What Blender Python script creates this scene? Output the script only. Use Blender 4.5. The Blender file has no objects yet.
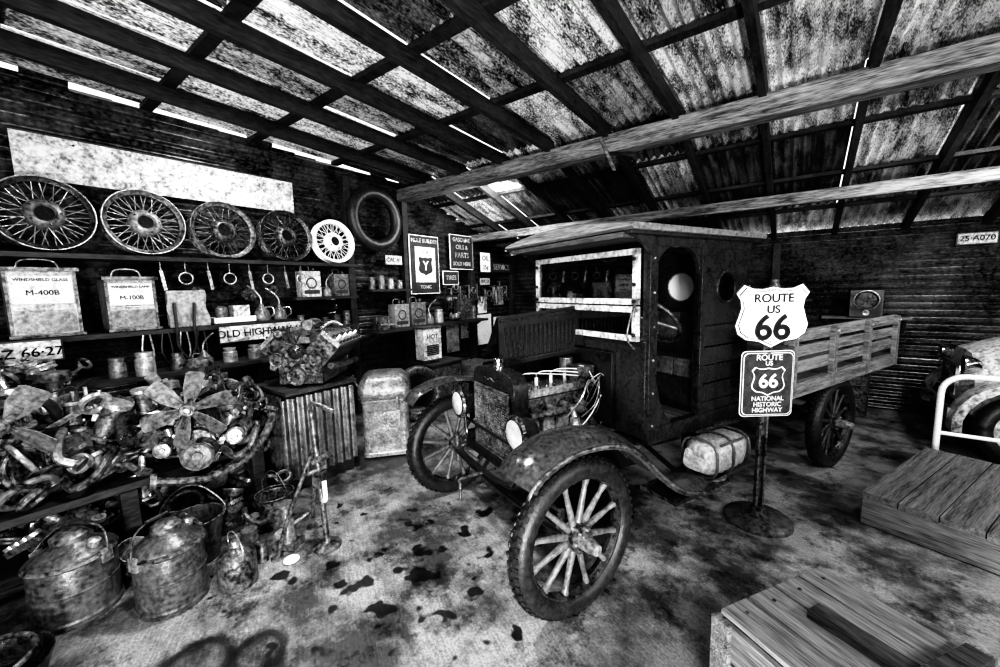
import bpy, bmesh, math, random
from mathutils import Matrix, Vector
random.seed(11)
R=math.radians
rnd=random.uniform
sc=bpy.context.scene

# ------------------------------------------------------------ materials
def mat(name,c0,c1,scale=5,rough=.6,metal=0,bump=.3,lo=.38,hi=.62,stretch=(1,1,1),fine=48,rough2=None,soft=.45):
    m=bpy.data.materials.new(name); m.use_nodes=True
    lo-=.05*soft; hi+=.07*soft
    nt=m.node_tree; N=nt.nodes; L=nt.links
    bs=N['Principled BSDF']
    tc=N.new('ShaderNodeTexCoord'); mp=N.new('ShaderNodeMapping'); mp.inputs['Scale'].default_value=stretch
    L.new(tc.outputs['Object'],mp.inputs[0])
    n1=N.new('ShaderNodeTexNoise'); n1.inputs['Scale'].default_value=scale; n1.inputs['Detail'].default_value=8; n1.inputs['Roughness'].default_value=.7
    n2=N.new('ShaderNodeTexNoise'); n2.inputs['Scale'].default_value=fine; n2.inputs['Detail'].default_value=5
    L.new(mp.outputs[0],n1.inputs[0]); L.new(mp.outputs[0],n2.inputs[0])
    mx=N.new('ShaderNodeMix'); mx.data_type='FLOAT'; mx.inputs[0].default_value=.42
    L.new(n1.outputs[0],mx.inputs[2]); L.new(n2.outputs[0],mx.inputs[3])
    cr=N.new('ShaderNodeValToRGB'); e=cr.color_ramp.elements
    e[0].position=lo; e[0].color=(c0,c0,c0,1); e[1].position=hi; e[1].color=(c1,c1,c1,1)
    L.new(mx.outputs[0],cr.inputs[0]); L.new(cr.outputs[0],bs.inputs['Base Color'])
    bs.inputs['Roughness'].default_value=rough; bs.inputs['Metallic'].default_value=metal
    if rough2 is not None:
        mr=N.new('ShaderNodeMapRange'); mr.inputs[1].default_value=.4; mr.inputs[2].default_value=.6
        mr.inputs[3].default_value=rough; mr.inputs[4].default_value=rough2
        L.new(mx.outputs[0],mr.inputs[0]); L.new(mr.outputs[0],bs.inputs['Roughness'])
    if bump>0:
        bp=N.new('ShaderNodeBump'); bp.inputs['Strength'].default_value=bump; bp.inputs['Distance'].default_value=.012
        L.new(mx.outputs[0],bp.inputs['Height']); L.new(bp.outputs[0],bs.inputs['Normal'])
    return m
M={}
M['roof_l']=mat('roof_tin_light',.03,.95,1.4,.42,.1,.4,.44,.54,(7,1.6,1),26,soft=.2)
M['roof_m']=mat('roof_tin_grey',.015,.6,1.4,.42,.1,.4,.45,.57,(7,1.6,1),26,soft=.2)
M['roof_d']=mat('roof_tin_dark',.01,.22,1.4,.45,.1,.4,.46,.62,(7,1.6,1),26,soft=.2)
M['wall']=mat('rusty_wall_tin',.006,.2,2.2,.3,.45,.2,.44,.66,(1,1,1.2),34)
M['beam']=mat('old_dark_timber',.004,.045,3,.7,0,.6,.42,.62,(2,.5,2),30)
M['log']=mat('weathered_beam',.02,.3,3,.8,0,.9,.43,.58,(.6,7,7),20)
M['wood']=mat('grey_planks',.025,.26,2.5,.75,0,.8,.4,.6,(.7,14,14),16)
M['woody']=mat('grey_planks_y',.025,.26,2.5,.75,0,.8,.4,.6,(14,.7,14),16)
M['bedw']=mat('truck_bed_boards',.03,.32,2.5,.7,0,.8,.41,.6,(.7,14,14),16)
M['dwood']=mat('dark_bench_wood',.006,.09,2.5,.6,0,.8,.42,.62,(12,1,12),16)
M['black']=mat('black_paint',.004,.016,4,.3,0,.1,rough2=.5)
M['gloss']=mat('worn_gloss_paint',.008,.034,14,.2,.0,.1,.4,.66,rough2=.4,soft=1)
M['fend']=mat('worn_fender_paint',.03,.14,40,.12,.3,.05,.42,.66,rough2=.26,soft=1)
M['rubber']=mat('tyre_rubber',.008,.032,12,.45,0,.4)
M['spoke']=mat('spoke_wood',.04,.2,12,.38,0,.4,soft=1)
M['dspoke']=mat('spoke_dark',.01,.06,12,.38,0,.4,soft=1)
M['steel']=mat('bare_steel',.12,.65,12,.28,.6,.4)
M['iron']=mat('cast_iron',.012,.24,14,.36,.4,.7,.44,.6)
M['grease']=mat('greasy_iron',.006,.1,14,.25,.4,.7,.43,.63)
M['galv']=mat('galvanised',.1,.45,14,.38,.35,.4,.4,.58)
M['tin']=mat('oil_can_tin',.04,.3,14,.38,.3,.4,.42,.6,soft=.8)
M['can']=mat('rusty_can',.02,.19,11,.34,.3,.4,.42,.62,soft=.8)
M['white']=mat('white_enamel',.35,.8,8,.45,0,.15,.3,.45)
M['dirtyw']=mat('dirty_white',.08,.6,11,.6,0,.3,.4,.54)
M['sign']=mat('sign_white',.75,.92,4,.4,0,.05,.3,.42)
M['signk']=mat('sign_black',.005,.012,4,.5,0,0)
M['signd']=mat('sign_brown',.015,.06,12,.45,0,.05)
M['signl']=mat('sign_pale',.5,.75,8,.45,0,.05,.35,.5)
M['canvas']=mat('canvas',.1,.4,14,.9,0,.8)
M['leather']=mat('leather',.015,.1,9,.3,0,.4)
M['chrome']=mat('nickel',.6,.9,8,.12,1,.05)
M['lens']=mat('lamp_lens',.45,.8,30,.08,.3,.1)
M['paper']=mat('old_paper',.28,.6,12,.8,0,.1,.36,.5)
M['blind']=mat('core',.004,.03,60,.5,.5,.5)
g=bpy.data.materials.new('window_glass'); g.use_nodes=True; nt=g.node_tree; nt.nodes.clear()
o=nt.nodes.new('ShaderNodeOutputMaterial'); ms=nt.nodes.new('ShaderNodeMixShader'); ms.inputs[0].default_value=.1
t=nt.nodes.new('ShaderNodeBsdfTransparent'); t.inputs[0].default_value=(.6,.6,.6,1); gl=nt.nodes.new('ShaderNodeBsdfGlossy'); gl.inputs['Roughness'].default_value=.03
nt.links.new(t.outputs[0],ms.inputs[1]); nt.links.new(gl.outputs[0],ms.inputs[2]); nt.links.new(ms.outputs[0],o.inputs[0]); M['glass']=g

# ------------------------------------------------------------ mesh builder
def frame(d):
    d=Vector(d).normalized(); a=Vector((0,0,1)) if abs(d.z)<.9 else Vector((1,0,0))
    u=d.cross(a).normalized(); v=d.cross(u).normalized(); return u,v
def T(x=0,y=0,z=0,rx=0,ry=0,rz=0):
    return Matrix.Translation((x,y,z))@Matrix.Rotation(R(rz),4,'Z')@Matrix.Rotation(R(ry),4,'Y')@Matrix.Rotation(R(rx),4,'X')
class B:
    def __init__(s,name): s.bm=bmesh.new(); s.mats=[]; s.name=name; s.X=Matrix.Identity(4)
    def add(s,vs,fs,m,Mx=None,smooth=True):
        if m not in s.mats: s.mats.append(m)
        i=s.mats.index(m); X=s.X@Mx if Mx is not None else s.X
        bv=[s.bm.verts.new(X@Vector(v)) for v in vs]
        for f in fs:
            try:
                fa=s.bm.faces.new([bv[k] for k in f]); fa.material_index=i; fa.smooth=smooth
            except Exception: pass
    def box(s,c,d,m,Mx=None):
        x,y,z=c; a,b,h=d[0]/2,d[1]/2,d[2]/2
        vs=[(x+i*a,y+j*b,z+k*h) for i in(-1,1) for j in(-1,1) for k in(-1,1)]
        s.add(vs,[(0,1,3,2),(4,6,7,5),(0,4,5,1),(2,3,7,6),(0,2,6,4),(1,5,7,3)],m,Mx)
    def bar(s,p0,p1,w,h,m,up=(0,0,1)):
        p0=Vector(p0);p1=Vector(p1);d=(p1-p0).normalized(); u=d.cross(Vector(up)).normalized(); v=u.cross(d).normalized()
        vs=[]
        for p in(p0,p1):
            for a,b in((-1,-1),(1,-1),(1,1),(-1,1)): vs.append(p+u*a*w/2+v*b*h/2)
        s.add(vs,[(0,1,2,3),(4,7,6,5),(0,4,5,1),(1,5,6,2),(2,6,7,3),(3,7,4,0)],m)
    def cyl(s,p0,p1,r0,m,r1=None,n=16,cap=True):
        r1=r0 if r1 is None else r1; p0=Vector(p0);p1=Vector(p1); u,v=frame(p1-p0); vs=[]
        for p,r in((p0,r0),(p1,r1)):
            for i in range(n):
                a=2*math.pi*i/n; vs.append(p+(u*math.cos(a)+v*math.sin(a))*r)
        fs=[(i,(i+1)%n,n+(i+1)%n,n+i) for i in range(n)]
        if cap: fs+= [tuple(range(n)),tuple(range(2*n-1,n-1,-1))]
        s.add(vs,fs,m)
    def lathe(s,prof,m,Mx=None,n=24,closed=False):
        vs=[];k=len(prof)
        for i in range(n):
            a=2*math.pi*i/n
            for r,z in prof: vs.append((r*math.cos(a),r*math.sin(a),z))
        fs=[]
        for i in range(n):
            j=(i+1)%n
            for q in range(k if closed else k-1):
                w=(q+1)%k; fs.append((i*k+q,j*k+q,j*k+w,i*k+w))
        if not closed:
            if prof[0][0]>1e-5: fs.append(tuple(i*k for i in range(n)))
            if prof[-1][0]>1e-5: fs.append(tuple(i*k+k-1 for i in range(n)))
        s.add(vs,fs,m,Mx)
    def torus(s,RR,r,m,Mx=None,n=32,k=10,ry=None):
        ry=ry or r
        s.lathe([(RR+r*math.cos(2*math.pi*i/k),ry*math.sin(2*math.pi*i/k)) for i in range(k)],m,Mx,n,True)
    def tube(s,pts,r,m,n=8,sub=4):
        P=[Vector(p) for p in pts]
        if sub>1 and len(P)>2:
            Q=[]
            for i in range(len(P)-1):
                a=P[max(i-1,0)];b=P[i];c=P[i+1];d=P[min(i+2,len(P)-1)]
                for j in range(sub):
                    t=j/sub; Q.append(.5*((2*b)+(c-a)*t+(2*a-5*b+4*c-d)*t*t+(3*b-a-3*c+d)*t**3))
            Q.append(P[-1]);P=Q
        u,v=frame(P[1]-P[0]); vs=[]
        for i,p in enumerate(P):
            d=(P[min(i+1,len(P)-1)]-P[max(i-1,0)]).normalized()
            u=(u-d*u.dot(d)).normalized(); v=d.cross(u)
            for j in range(n):
                a=2*math.pi*j/n; vs.append(p+(u*math.cos(a)+v*math.sin(a))*r)
        fs=[(i*n+j,i*n+(j+1)%n,(i+1)*n+(j+1)%n,(i+1)*n+j) for i in range(len(P)-1) for j in range(n)]
        fs+=[tuple(range(n)),tuple((len(P)-1)*n+j for j in reversed(range(n)))]
        s.add(vs,fs,m)
    def prism(s,poly,h,m,Mx=None):
        n=len(poly); vs=[(x,y,0) for x,y in poly]+[(x,y,h) for x,y in poly]
        s.add(vs,[tuple(range(n)),tuple(range(2*n-1,n-1,-1))]+[(i,(i+1)%n,n+(i+1)%n,n+i) for i in range(n)],m,Mx)
    def text(s,txt,size,m,Mx,ext=.001,sx=1,bold=0):
        c=bpy.data.curves.new('t','FONT'); c.body=txt; c.size=size; c.extrude=ext; c.align_x='CENTER'; c.align_y='CENTER'
        ob=bpy.data.objects.new('t',c); sc.collection.objects.link(ob)
        dg=bpy.context.evaluated_depsgraph_get(); dg.update(); me=ob.evaluated_get(dg).to_mesh()
        S=Matrix.Diagonal((sx,1,1,1))
        V=[S@v.co for v in me.vertices]; Fs=[tuple(p.vertices) for p in me.polygons]
        for dx,dy in (((0,0),) if not bold else ((-bold,0),(bold,0),(0,bold),(0,-bold))):
            s.add([v+Vector((dx,dy,abs(dy)*.05+dx*.03)) for v in V],Fs,m,Mx,False)
        ob.evaluated_get(dg).to_mesh_clear(); bpy.data.objects.remove(ob); bpy.data.curves.remove(c)
    def plate_hole(s,x0,x1,z0,z1,cx,cz,r,y,th,m,n=32):
        vs=[];
        for yy in(y-th/2,y+th/2):
            for i in range(n):
                a=2*math.pi*(i+.5)/n; c_,s_=math.cos(a),math.sin(a)
                vs.append((cx+r*c_,yy,cz+r*s_))
                tx=((x1-cx)/c_ if c_>0 else (x0-cx)/c_) if abs(c_)>1e-6 else 1e9
                tz=((z1-cz)/s_ if s_>0 else (z0-cz)/s_) if abs(s_)>1e-6 else 1e9
                t=min(tx,tz); px,pz=cx+t*c_,cz+t*s_
                vs.append((px,yy,pz))
        for (qx,qz) in((x0,z0),(x0,z1),(x1,z0),(x1,z1)):
            bi=min(range(n),key=lambda i:(vs[2*i+1][0]-qx)**2+(vs[2*i+1][2]-qz)**2)
            vs[2*bi+1]=(qx,y-th/2,qz); vs[2*n+2*bi+1]=(qx,y+th/2,qz)
        fs=[]
        for i in range(n):
            j=(i+1)%n; o=2*n
            fs+=[(2*i,2*i+1,2*j+1,2*j),(o+2*i,o+2*j,o+2*j+1,o+2*i+1),(2*i,2*j,o+2*j,o+2*i),(2*i+1,o+2*i+1,o+2*j+1,2*j+1)]
        s.add(vs,fs,m)
    def corr(s,O,ud,wd,nd,ln,w,m,pitch=.076,amp=.009,seg=8,nl=1):
        O=Vector(O);ud=Vector(ud).normalized();wd=Vector(wd).normalized();nd=Vector(nd).normalized()
        k=max(4,int(w/pitch*seg)); vs=[]
        for a in range(nl+1):
            for i in range(k+1):
                t=i/k*w; vs.append(O+ud*ln*a/nl+wd*t+nd*amp*math.sin(2*math.pi*t/pitch))
        s.add(vs,[(a*(k+1)+i,a*(k+1)+i+1,(a+1)*(k+1)+i+1,(a+1)*(k+1)+i) for a in range(nl) for i in range(k)],m)
    def done(s,loc=(0,0,0),rz=0,parent=None,bev=0,rx=0,ry=0,ang=38,scale=1):
        bm=s.bm; bmesh.ops.recalc_face_normals(bm,faces=bm.faces[:])
        me=bpy.data.meshes.new(s.name); bm.to_mesh(me); bm.free()
        for k in s.mats: me.materials.append(M[k])
        me.set_sharp_from_angle(angle=R(ang))
        ob=bpy.data.objects.new(s.name,me); sc.collection.objects.link(ob)
        ob.location=loc; ob.rotation_euler=(R(rx),R(ry),R(rz)); ob.scale=(scale,)*3
        if parent: ob.parent=parent
        if bev:
            bv=ob.modifiers.new('bevel','BEVEL'); bv.width=bev; bv.segments=2; bv.limit_method='ANGLE'; bv.angle_limit=R(40)
        return ob
FRONT=Matrix.Rotation(R(90),4,'X')
def F(x,y,z,rot=0): return Matrix.Translation((x,y,z))@FRONT@Matrix.Rotation(R(rot),4,'Z')

# ------------------------------------------------------------ room
m=bpy.data.materials.new('worn_concrete'); m.use_nodes=True; nt=m.node_tree;N=nt.nodes;L=nt.links;bs=N['Principled BSDF']
tc=N.new('ShaderNodeTexCoord')
def noise(sc_,det,st=(1,1,1),rot=0,ro=.6):
    mp0=N.new('ShaderNodeMapping'); mp0.inputs['Rotation'].default_value=(0,0,R(rot)); L.new(tc.outputs['Object'],mp0.inputs[0])
    mp=N.new('ShaderNodeMapping'); mp.inputs['Scale'].default_value=st; L.new(mp0.outputs[0],mp.inputs[0])
    n=N.new('ShaderNodeTexNoise'); n.inputs['Scale'].default_value=sc_; n.inputs['Detail'].default_value=det; n.inputs['Roughness'].default_value=ro; L.new(mp.outputs[0],n.inputs[0]); return n.outputs[0]
def ramp(i,p0,c0,p1,c1):
    r=N.new('ShaderNodeValToRGB'); e=r.color_ramp.elements; e[0].position=p0;e[0].color=(c0,c0,c0,1);e[1].position=p1;e[1].color=(c1,c1,c1,1); L.new(i,r.inputs[0]); return r.outputs[0]
def mul(a,c,f=1):
    x=N.new('ShaderNodeMix'); x.data_type='RGBA'; x.blend_type='MULTIPLY'; x.inputs[0].default_value=f; L.new(a,x.inputs[6]); L.new(c,x.inputs[7]); return x.outputs[2]
def mth(op,a,v):
    x=N.new('ShaderNodeMath'); x.operation=op
    for i,q in enumerate((a,v)):
        if isinstance(q,(int,float)): x.inputs[i].default_value=q
        else: L.new(q,x.inputs[i])
    return x.outputs[0]
def dist(px,py):
    v=N.new('ShaderNodeVectorMath'); v.operation='DISTANCE'; L.new(tc.outputs['Object'],v.inputs[0]); v.inputs[1].default_value=(px,py,0); return v.outputs['Value']
big=ramp(noise(1.5,9,ro=.72),.43,.22,.56,1)
lines=ramp(noise(4,4,(1,22,1),28),.38,.78,.6,1)
fine=ramp(noise(80,4,ro=.7),.38,.6,.58,1)
spots=ramp(noise(4,8,ro=.78),.4,.25,.49,1)
base=N.new('ShaderNodeRGB'); base.outputs[0].default_value=(.4,.4,.4,1)
c=mul(mul(mul(mul(base.outputs[0],big),lines),fine),spots,.85)
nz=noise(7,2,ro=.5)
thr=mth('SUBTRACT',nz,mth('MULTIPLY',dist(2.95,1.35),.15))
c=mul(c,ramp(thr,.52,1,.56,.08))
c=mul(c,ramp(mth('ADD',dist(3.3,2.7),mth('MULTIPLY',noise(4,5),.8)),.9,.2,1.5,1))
for px,py,rr_ in((2.62,.42,.13),(2.78,.62,.1)):
    dn=mth('ADD',dist(px,py),mth('MULTIPLY',noise(6,4),.07))
    d=mth('ABSOLUTE',mth('SUBTRACT',dn,rr_+.035),0)
    c=mul(c,ramp(d,.012,.15,.045,1)); c=mul(c,ramp(dn,rr_,.55,rr_+.06,1))
L.new(c,bs.inputs['Base Color']); L.new(ramp(noise(2,5),.35,.18,.6,.48),bs.inputs['Roughness'])
bp=N.new('ShaderNodeBump'); bp.inputs['Strength'].default_value=.3; bp.inputs['Distance'].default_value=.006
L.new(lines,bp.inputs['Height']); L.new(bp.outputs[0],bs.inputs['Normal']); M['floor']=m
b=B('floor'); b.box((4.2,2.0,-.05),(9.4,9.6,.1),'floor'); b.done()

WP,WA=.084,.018
def roofz(y):
    return 3.2-(y*.04) if y<3.85 else 3.045-(y-3.85)*.315
b=B('wall_left')
z=0
while z<2.3:
    y=-2.6
    while y<3.85:
        l=min(2.15,3.86-y); b.corr((rnd(-.006,.006),y,z),(0,1,0),(0,0,1),(1,0,0),l+.01,.8,'wall',WP,WA); y+=2.15
    z+=.78
y=-2.6
while y<3.85:
    gap=.035 if int((y+2.6)/.25)%6 else -.02
    b.corr((0,y,z-.0),(0,1,0),(0,0,1),(1,0,0),.25,roofz(y)+.1-gap-z,'wall',WP,WA); y+=.25
y=3.85
while y<6.62:
    b.corr((0,y,0),(0,1,0),(0,0,1),(1,0,0),.2,roofz(y)+.09,'wall',WP,WA); y+=.2
b.done()
b=B('wall_back')
z=0
while z<2.2:
    x=-.02
    while x<8.8:
        b.corr((x,6.6+rnd(-.008,.008),z),(1,0,0),(0,0,1),(0,-1,0),2.25,min(.8,2.24-z),'wall',WP,WA); x+=2.2
    z+=.74
b.done()
b=B('wall_right'); b.corr((8.8,-2.6,0),(0,1,0),(0,0,1),(-1,0,0),9.2,2.3,'wall'); b.done()
b=B('wall_front'); b.corr((0,-2.6,0),(1,0,0),(0,0,1),(0,1,0),3.2,3.3,'wall'); b.corr((7.2,-2.6,0),(1,0,0),(0,0,1),(0,1,0),1.6,3.3,'wall'); b.corr((3.2,-2.6,2.7),(1,0,0),(0,0,1),(0,1,0),4.0,.6,'wall'); b.done()
b=B('ceiling')
xs=[.0+.62*i for i in range(15)]
ys=[-2.6,-1.6,-.65,.25,1.1,1.95,2.85,3.9]
ys2=[3.87,4.55,5.3,6.0,6.7]
for Y,K,pg in((ys,['roof_l','roof_l','roof_m','roof_m','roof_d'],.45),(ys2,['roof_l','roof_m','roof_d','roof_d'],.35)):
    for i in range(14):
        for j in range(len(Y)-1):
            y0,y1=Y[j],Y[j+1]; z0,z1=roofz(y0)+.105,roofz(y1)+.105
            d=Vector((0,y1-y0,z1-z0)); k=random.choice(K)
            wd=.604 if random.random()<pg else .635
            b.corr((xs[i],y0-.03,z0+rnd(0,.008)),d,(1,0,0),(0,0,1),d.length+.06,wd,k,.078,.019,8)
b.done()
b=B('roof_rafters')
for i in range(1,15):
    x=.62*i+.02
    b.bar((x,-2.55,roofz(-2.55)+.0),(x,3.85,roofz(3.85)+.0),.05,.12,'beam')
    b.bar((x+rnd(-.03,.03),3.85,roofz(3.85)),(x,6.55,roofz(6.55)),.05,.1,'beam')
for y in ys[1:-1]+ys2[1:-1]:
    b.bar((0.04,y,roofz(y)+.065),(8.75,y+rnd(-.02,.02),roofz(y)+.065),.085,.035,'beam')
b.done()
b=B('main_roof_beam'); b.bar((0.05,3.85,2.93),(8.7,3.85,2.93),.17,.17,'log')
b.bar((3.08,3.76,2.98),(3.22,3.74,2.66),.05,.03,'log'); b.bar((3.16,3.75,2.83),(3.4,3.75,2.76),.04,.025,'beam'); b.done(bev=.02)
b=B('roof_beam'); b.bar((0.05,5.3,2.45),(8.7,5.3,2.45),.09,.12,'log'); b.done(bev=.01)
for x,y,t in((.07,-.25,3.1),(.07,2.95,3.02),(.07,3.85,2.84),(.07,5.3,2.38),(.08,6.5,2.1),(2.2,6.52,2.1),(4.4,6.52,2.1),(6.9,6.52,2.1),(8.4,6.52,2.1),(7.6,3.85,2.84)):
    b=B('timber_post'); b.box((0,0,t/2),(.09,.1,t),'beam'); b.done((x,y,0),bev=.006)

# ------------------------------------------------------------ truck
truck=bpy.data.objects.new('vintage_truck',None); sc.collection.objects.link(truck)
truck.location=(3.168,1.909,0); truck.rotation_euler=(0,0,R(67.6))
def artillery(name,x,y,r,side,steer=0,sm='spoke'):
    b=B(name); t=.052
    A=Matrix.Rotation(R(90),4,'X')
    b.torus(r-t,t,'rubber',A,48,12,ry=t*1.05)
    for i in range(54):
        a=2*math.pi*i/54
        for s_ in(-1,0,1):
            rr=r-.001-(abs(s_)*.010); Mx=Matrix.Rotation(a+(.5*abs(s_))*2*math.pi/54,4,'Y')@Matrix.Translation((0,s_*.027,rr))@Matrix.Rotation(R(-28*s_),4,'X')
            b.box((0,0,0),(.022,.02,.016),'rubber',Mx)
    b.torus(r-.058,.003,'grease',Matrix.Translation((0,side*.05,0))@A,48,6)
    b.lathe([(r-.1,-.03),(r-.08,-.035),(r-.083,0),(r-.08,.035),(r-.1,.03),(r-.112,.0)],'grease',A,48,True)
    for i in range(12):
        a=2*math.pi*(i+.5)/12; d=Vector((math.cos(a),0,math.sin(a)))
        b.cyl(d*.05,d*(r-.15),.019,sm,.013,10); b.cyl(d*(r-.15),d*(r-.1),.013,sm,.02,10)
    b.cyl((0,-.035,0),(0,.035,0),.062,'iron',n=24)
    b.cyl((0,0,0),(0,side*.05,0),.07,'iron',.066,24)
    b.lathe([(.036,0),(.036,.05),(.03,.07),(.026,.095),(.018,.1),(0,.1)],'steel',Matrix.Translation((0,side*.05,0))@Matrix.Rotation(R(-90*side),4,'X'),20)
    for i in range(6):
        a=2*math.pi*i/6; b.cyl((.052*math.cos(a),side*.05,.052*math.sin(a)),(.052*math.cos(a),side*.06,.052*math.sin(a)),.007,'steel',n=6)
    return b.done((x,y,r),steer,truck)
artillery('wheel_front_near',.015,-.71,.39,-1,3); artillery('wheel_front_far',.015,.71,.39,1,3)
artillery('wheel_rear_near',2.9,-.71,.39,-1,0,'dspoke'); artillery('wheel_rear_far',2.9,.71,.39,1,0,'dspoke')
b=B('chassis')
for s_ in(-1,1):
    b.box((2.0,s_*.3,.58),(4.1,.05,.1),'black')
    b.tube([(.03,s_*.6,.4),(.35,s_*.3,.42),(.8,0,.45)],.014,'black')
b.tube([(0,-.64,.38),(0,-.5,.35),(0,0,.33),(0,.5,.35),(0,.64,.38)],.022,'black')
for i in range(6): b.tube([(0,-.5+.05*i,.42+.028*i),(0,-.25+.02*i,.49+.018*i),(0,0,.52+.012*i),(0,.25-.02*i,.49+.018*i),(0,.5-.05*i,.42+.028*i)],.012,'iron')
b.cyl((.12,-.62,.36),(.12,.62,.36),.011,'steel')
for s_ in(-1,1):
    b.cyl((0,s_*.62,.28),(0,s_*.62,.48),.02,'iron'); b.cyl((0,s_*.6,.39),(0,s_*.72,.39),.02,'iron')
b.cyl((2.9,-.66,.38),(2.9,.66,.38),.035,'grease'); b.lathe([(0,-.14),(.08,-.12),(.13,0),(.08,.12),(0,.14)],'grease',T(2.9,0,.38,rx=90))
b.cyl((.9,0,.45),(2.8,0,.4),.035,'grease')
for s_ in(-1,1):
    for i in range(5): b.tube([(2.5+.05*i,s_*.5,.47+.012*i),(2.9,s_*.5,.43+.012*i),(3.3-.05*i,s_*.5,.47+.012*i)],.011,'grease')
b.tube([(-.02,0,.46),(-.26,0,.46),(-.27,0,.44),(-.27,.0,.34),(-.28,0,.33),(-.36,0,.33)],.009,'iron',sub=2)
b.tube([(-.05,-.3,.55),(-.12,-.28,.5),(-.12,.28,.5),(-.05,.3,.55)],.015,'black')
b.box((-.02,0,.55),(.1,.62,.05),'black')
b.cyl((1.3,.28,.5),(1.9,.28,.5),.09,'grease',n=20)
b.tube([(.6,-.2,.55),(1.0,-.3,.48),(2.4,-.35,.46)],.022,'iron')
b.done(parent=truck)
b=B('radiator')
def rout(w,zt,zb,r,n=8):
    P=[(-w,zb),(w,zb)]
    for i in range(n+1):
        a=math.pi/2*i/n; P.append((w-r+r*math.cos(a),zt-r+r*math.sin(a)))
    P.append((0,zt+.012))
    for i in range(n+1):
        a=math.pi/2+math.pi/2*i/n; P.append((-w+r+r*math.cos(a),zt-r+r*math.sin(a)))
    return P
RX=Matrix(((0,0,1,0),(1,0,0,0),(0,1,0,0),(0,0,0,1)))
def P_(x): return Matrix.Translation((x,0,0))@RX
b.prism(rout(.25,1.1,.52,.09),.1,'gloss',P_(-.03))
b.prism(rout(.2,.98,.58,.02),.006,'blind',P_(-.035))
for i in range(28): b.box((-.037,-.195+.39*i/27,.78),(.008,.003,.39),'iron')
for i in range(26): b.box((-.038,0,.59+.38*i/25),(.008,.39,.0035),'iron')
for s_ in(-1,1): b.box((-.042,s_*.205,.78),(.014,.014,.42),'iron')
b.box((-.042,0,.985),(.014,.42,.014),'iron'); b.box((-.042,0,.575),(.014,.42,.014),'iron')
b.lathe([(.035,0),(.035,.015),(.028,.02),(.028,.04),(.036,.042),(.036,.06),(.02,.07),(0,.072)],'chrome',T(.02,0,1.105))
b.tube([(-.04,.08,1.05),(-.04,.04,1.035),(-.04,0,1.05),(-.04,-.04,1.035),(-.04,-.09,1.05)],.005,'iron',6)
b.done(parent=truck,bev=.004)
b=B('headlamps')
for s_ in(-1,1):
    Mx=T(-.08,s_*.36,.815,ry=-90)
    b.lathe([(0,-.13),(.03,-.125),(.07,-.09),(.085,-.04),(.094,0),(.1,.0),(.1,.025),(.09,.028)],'gloss',Mx,32)
    b.lathe([(.1,.0),(.106,.01),(.1,.026),(.088,.03),(.09,.02)],'chrome',Mx,32,True)
    b.lathe([(.09,.022),(.07,.033),(.03,.04),(0,.042)],'lens',Mx,32)
    b.tube([(-.05,s_*.36,.72),(-.04,s_*.36,.6),(-.02,s_*.32,.56)],.014,'black')
b.cyl((-.04,-.36,.7),(-.04,.36,.7),.011,'black')
b.done(parent=truck)
b=B('truck_engine')
b.box((.36,0,.7),(.5,.2,.22),'iron'); b.box((.36,0,.85),(.52,.24,.1),'iron'); b.box((.36,0,.93),(.5,.2,.05),'steel')
for i in range(8):
    for s_ in(-1,1): b.cyl((.14+.063*i,s_*.08,.95),(.14+.063*i,s_*.08,.972),.011,'grease',n=6)
for i in range(4):
    x=.18+.12*i
    b.cyl((x,-.01,.95),(x,-.01,1.01),.012,'white',n=8); b.cyl((x,-.01,1.0),(x,-.01,1.03),.006,'steel',n=8)
    b.tube([(x,-.01,1.03),(x+.03,-.08,1.06),(.6,-.16,1.0+.02*i),(.69,-.17,.93)],.004,'signl')
    b.tube([(x,-.11,.84),(x,-.17,.84),(x+.03,-.19,.82)],.024,'iron')
    b.box((x,-.13,.71),(.09,.02,.12),'steel')
b.tube([(.12,-.19,.82),(.3,-.2,.82),(.5,-.2,.81),(.62,-.19,.7),(.66,-.18,.55)],.028,'iron')
b.tube([(.02,0,1.0),(.08,0,1.02),(.13,0,.97)],.03,'iron'); b.tube([(.02,-.1,.62),(.1,-.13,.64),(.2,-.12,.7)],.026,'iron')
b.lathe([(0,0),(.04,0),(.045,.05),(.03,.07),(.03,.1),(0,.1)],'steel',T(.42,-.25,.68)); b.tube([(.42,-.25,.78),(.42,-.23,.82),(.42,-.2,.83)],.018,'steel')
b.tube([(.42,-.25,.7),(.55,-.28,.66),(.66,-.24,.7)],.006,'chrome')
b.tube([(.1,-.14,.6),(.25,-.25,.62),(.5,-.27,.75),(.68,-.22,.88)],.004,'signl')
b.tube([(.3,-.16,.66),(.42,-.3,.9),(.55,-.24,1.0),(.69,-.2,.9)],.005,'steel')
for i in range(5): b.tube([(.5+.02*i,-.2,.7+.05*i),(.58,-.28+.02*i,.8+.04*i),(.64,-.24,.95+.02*i),(.69,-.12-.03*i,1.0)],.004,random.choice(['steel','rubber','iron']))
for i in range(14):
    x=rnd(.12,.6); z=rnd(.62,.8); b.cyl((x,-.14,z),(x,-.165,z),rnd(.008,.018),random.choice(['steel','iron']),n=8)
b.lathe([(0,0),(.05,0),(.05,.06),(0,.06)],'steel',T(.12,-.14,.62,rx=90))
b.lathe([(0,0),(.1,0),(.1,.03),(0,.03)],'iron',T(.06,0,.85,ry=90))
for i in range(4): b.box((0,.09,0),(.008,.14,.05),'steel',T(.06,0,.85,rx=45+90*i)@T(0,0,0,ry=20))
b.box((.36,0,.58),(.56,.3,.06),'grease'); b.box((.36,-.27,.6),(.66,.12,.012),'black'); b.box((.36,.27,.6),(.66,.12,.012),'black')
b.box((.6,-.1,1.0),(.12,.14,.14),'iron'); b.cyl((.62,.07,.98),(.62,.07,1.1),.05,'steel')
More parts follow.
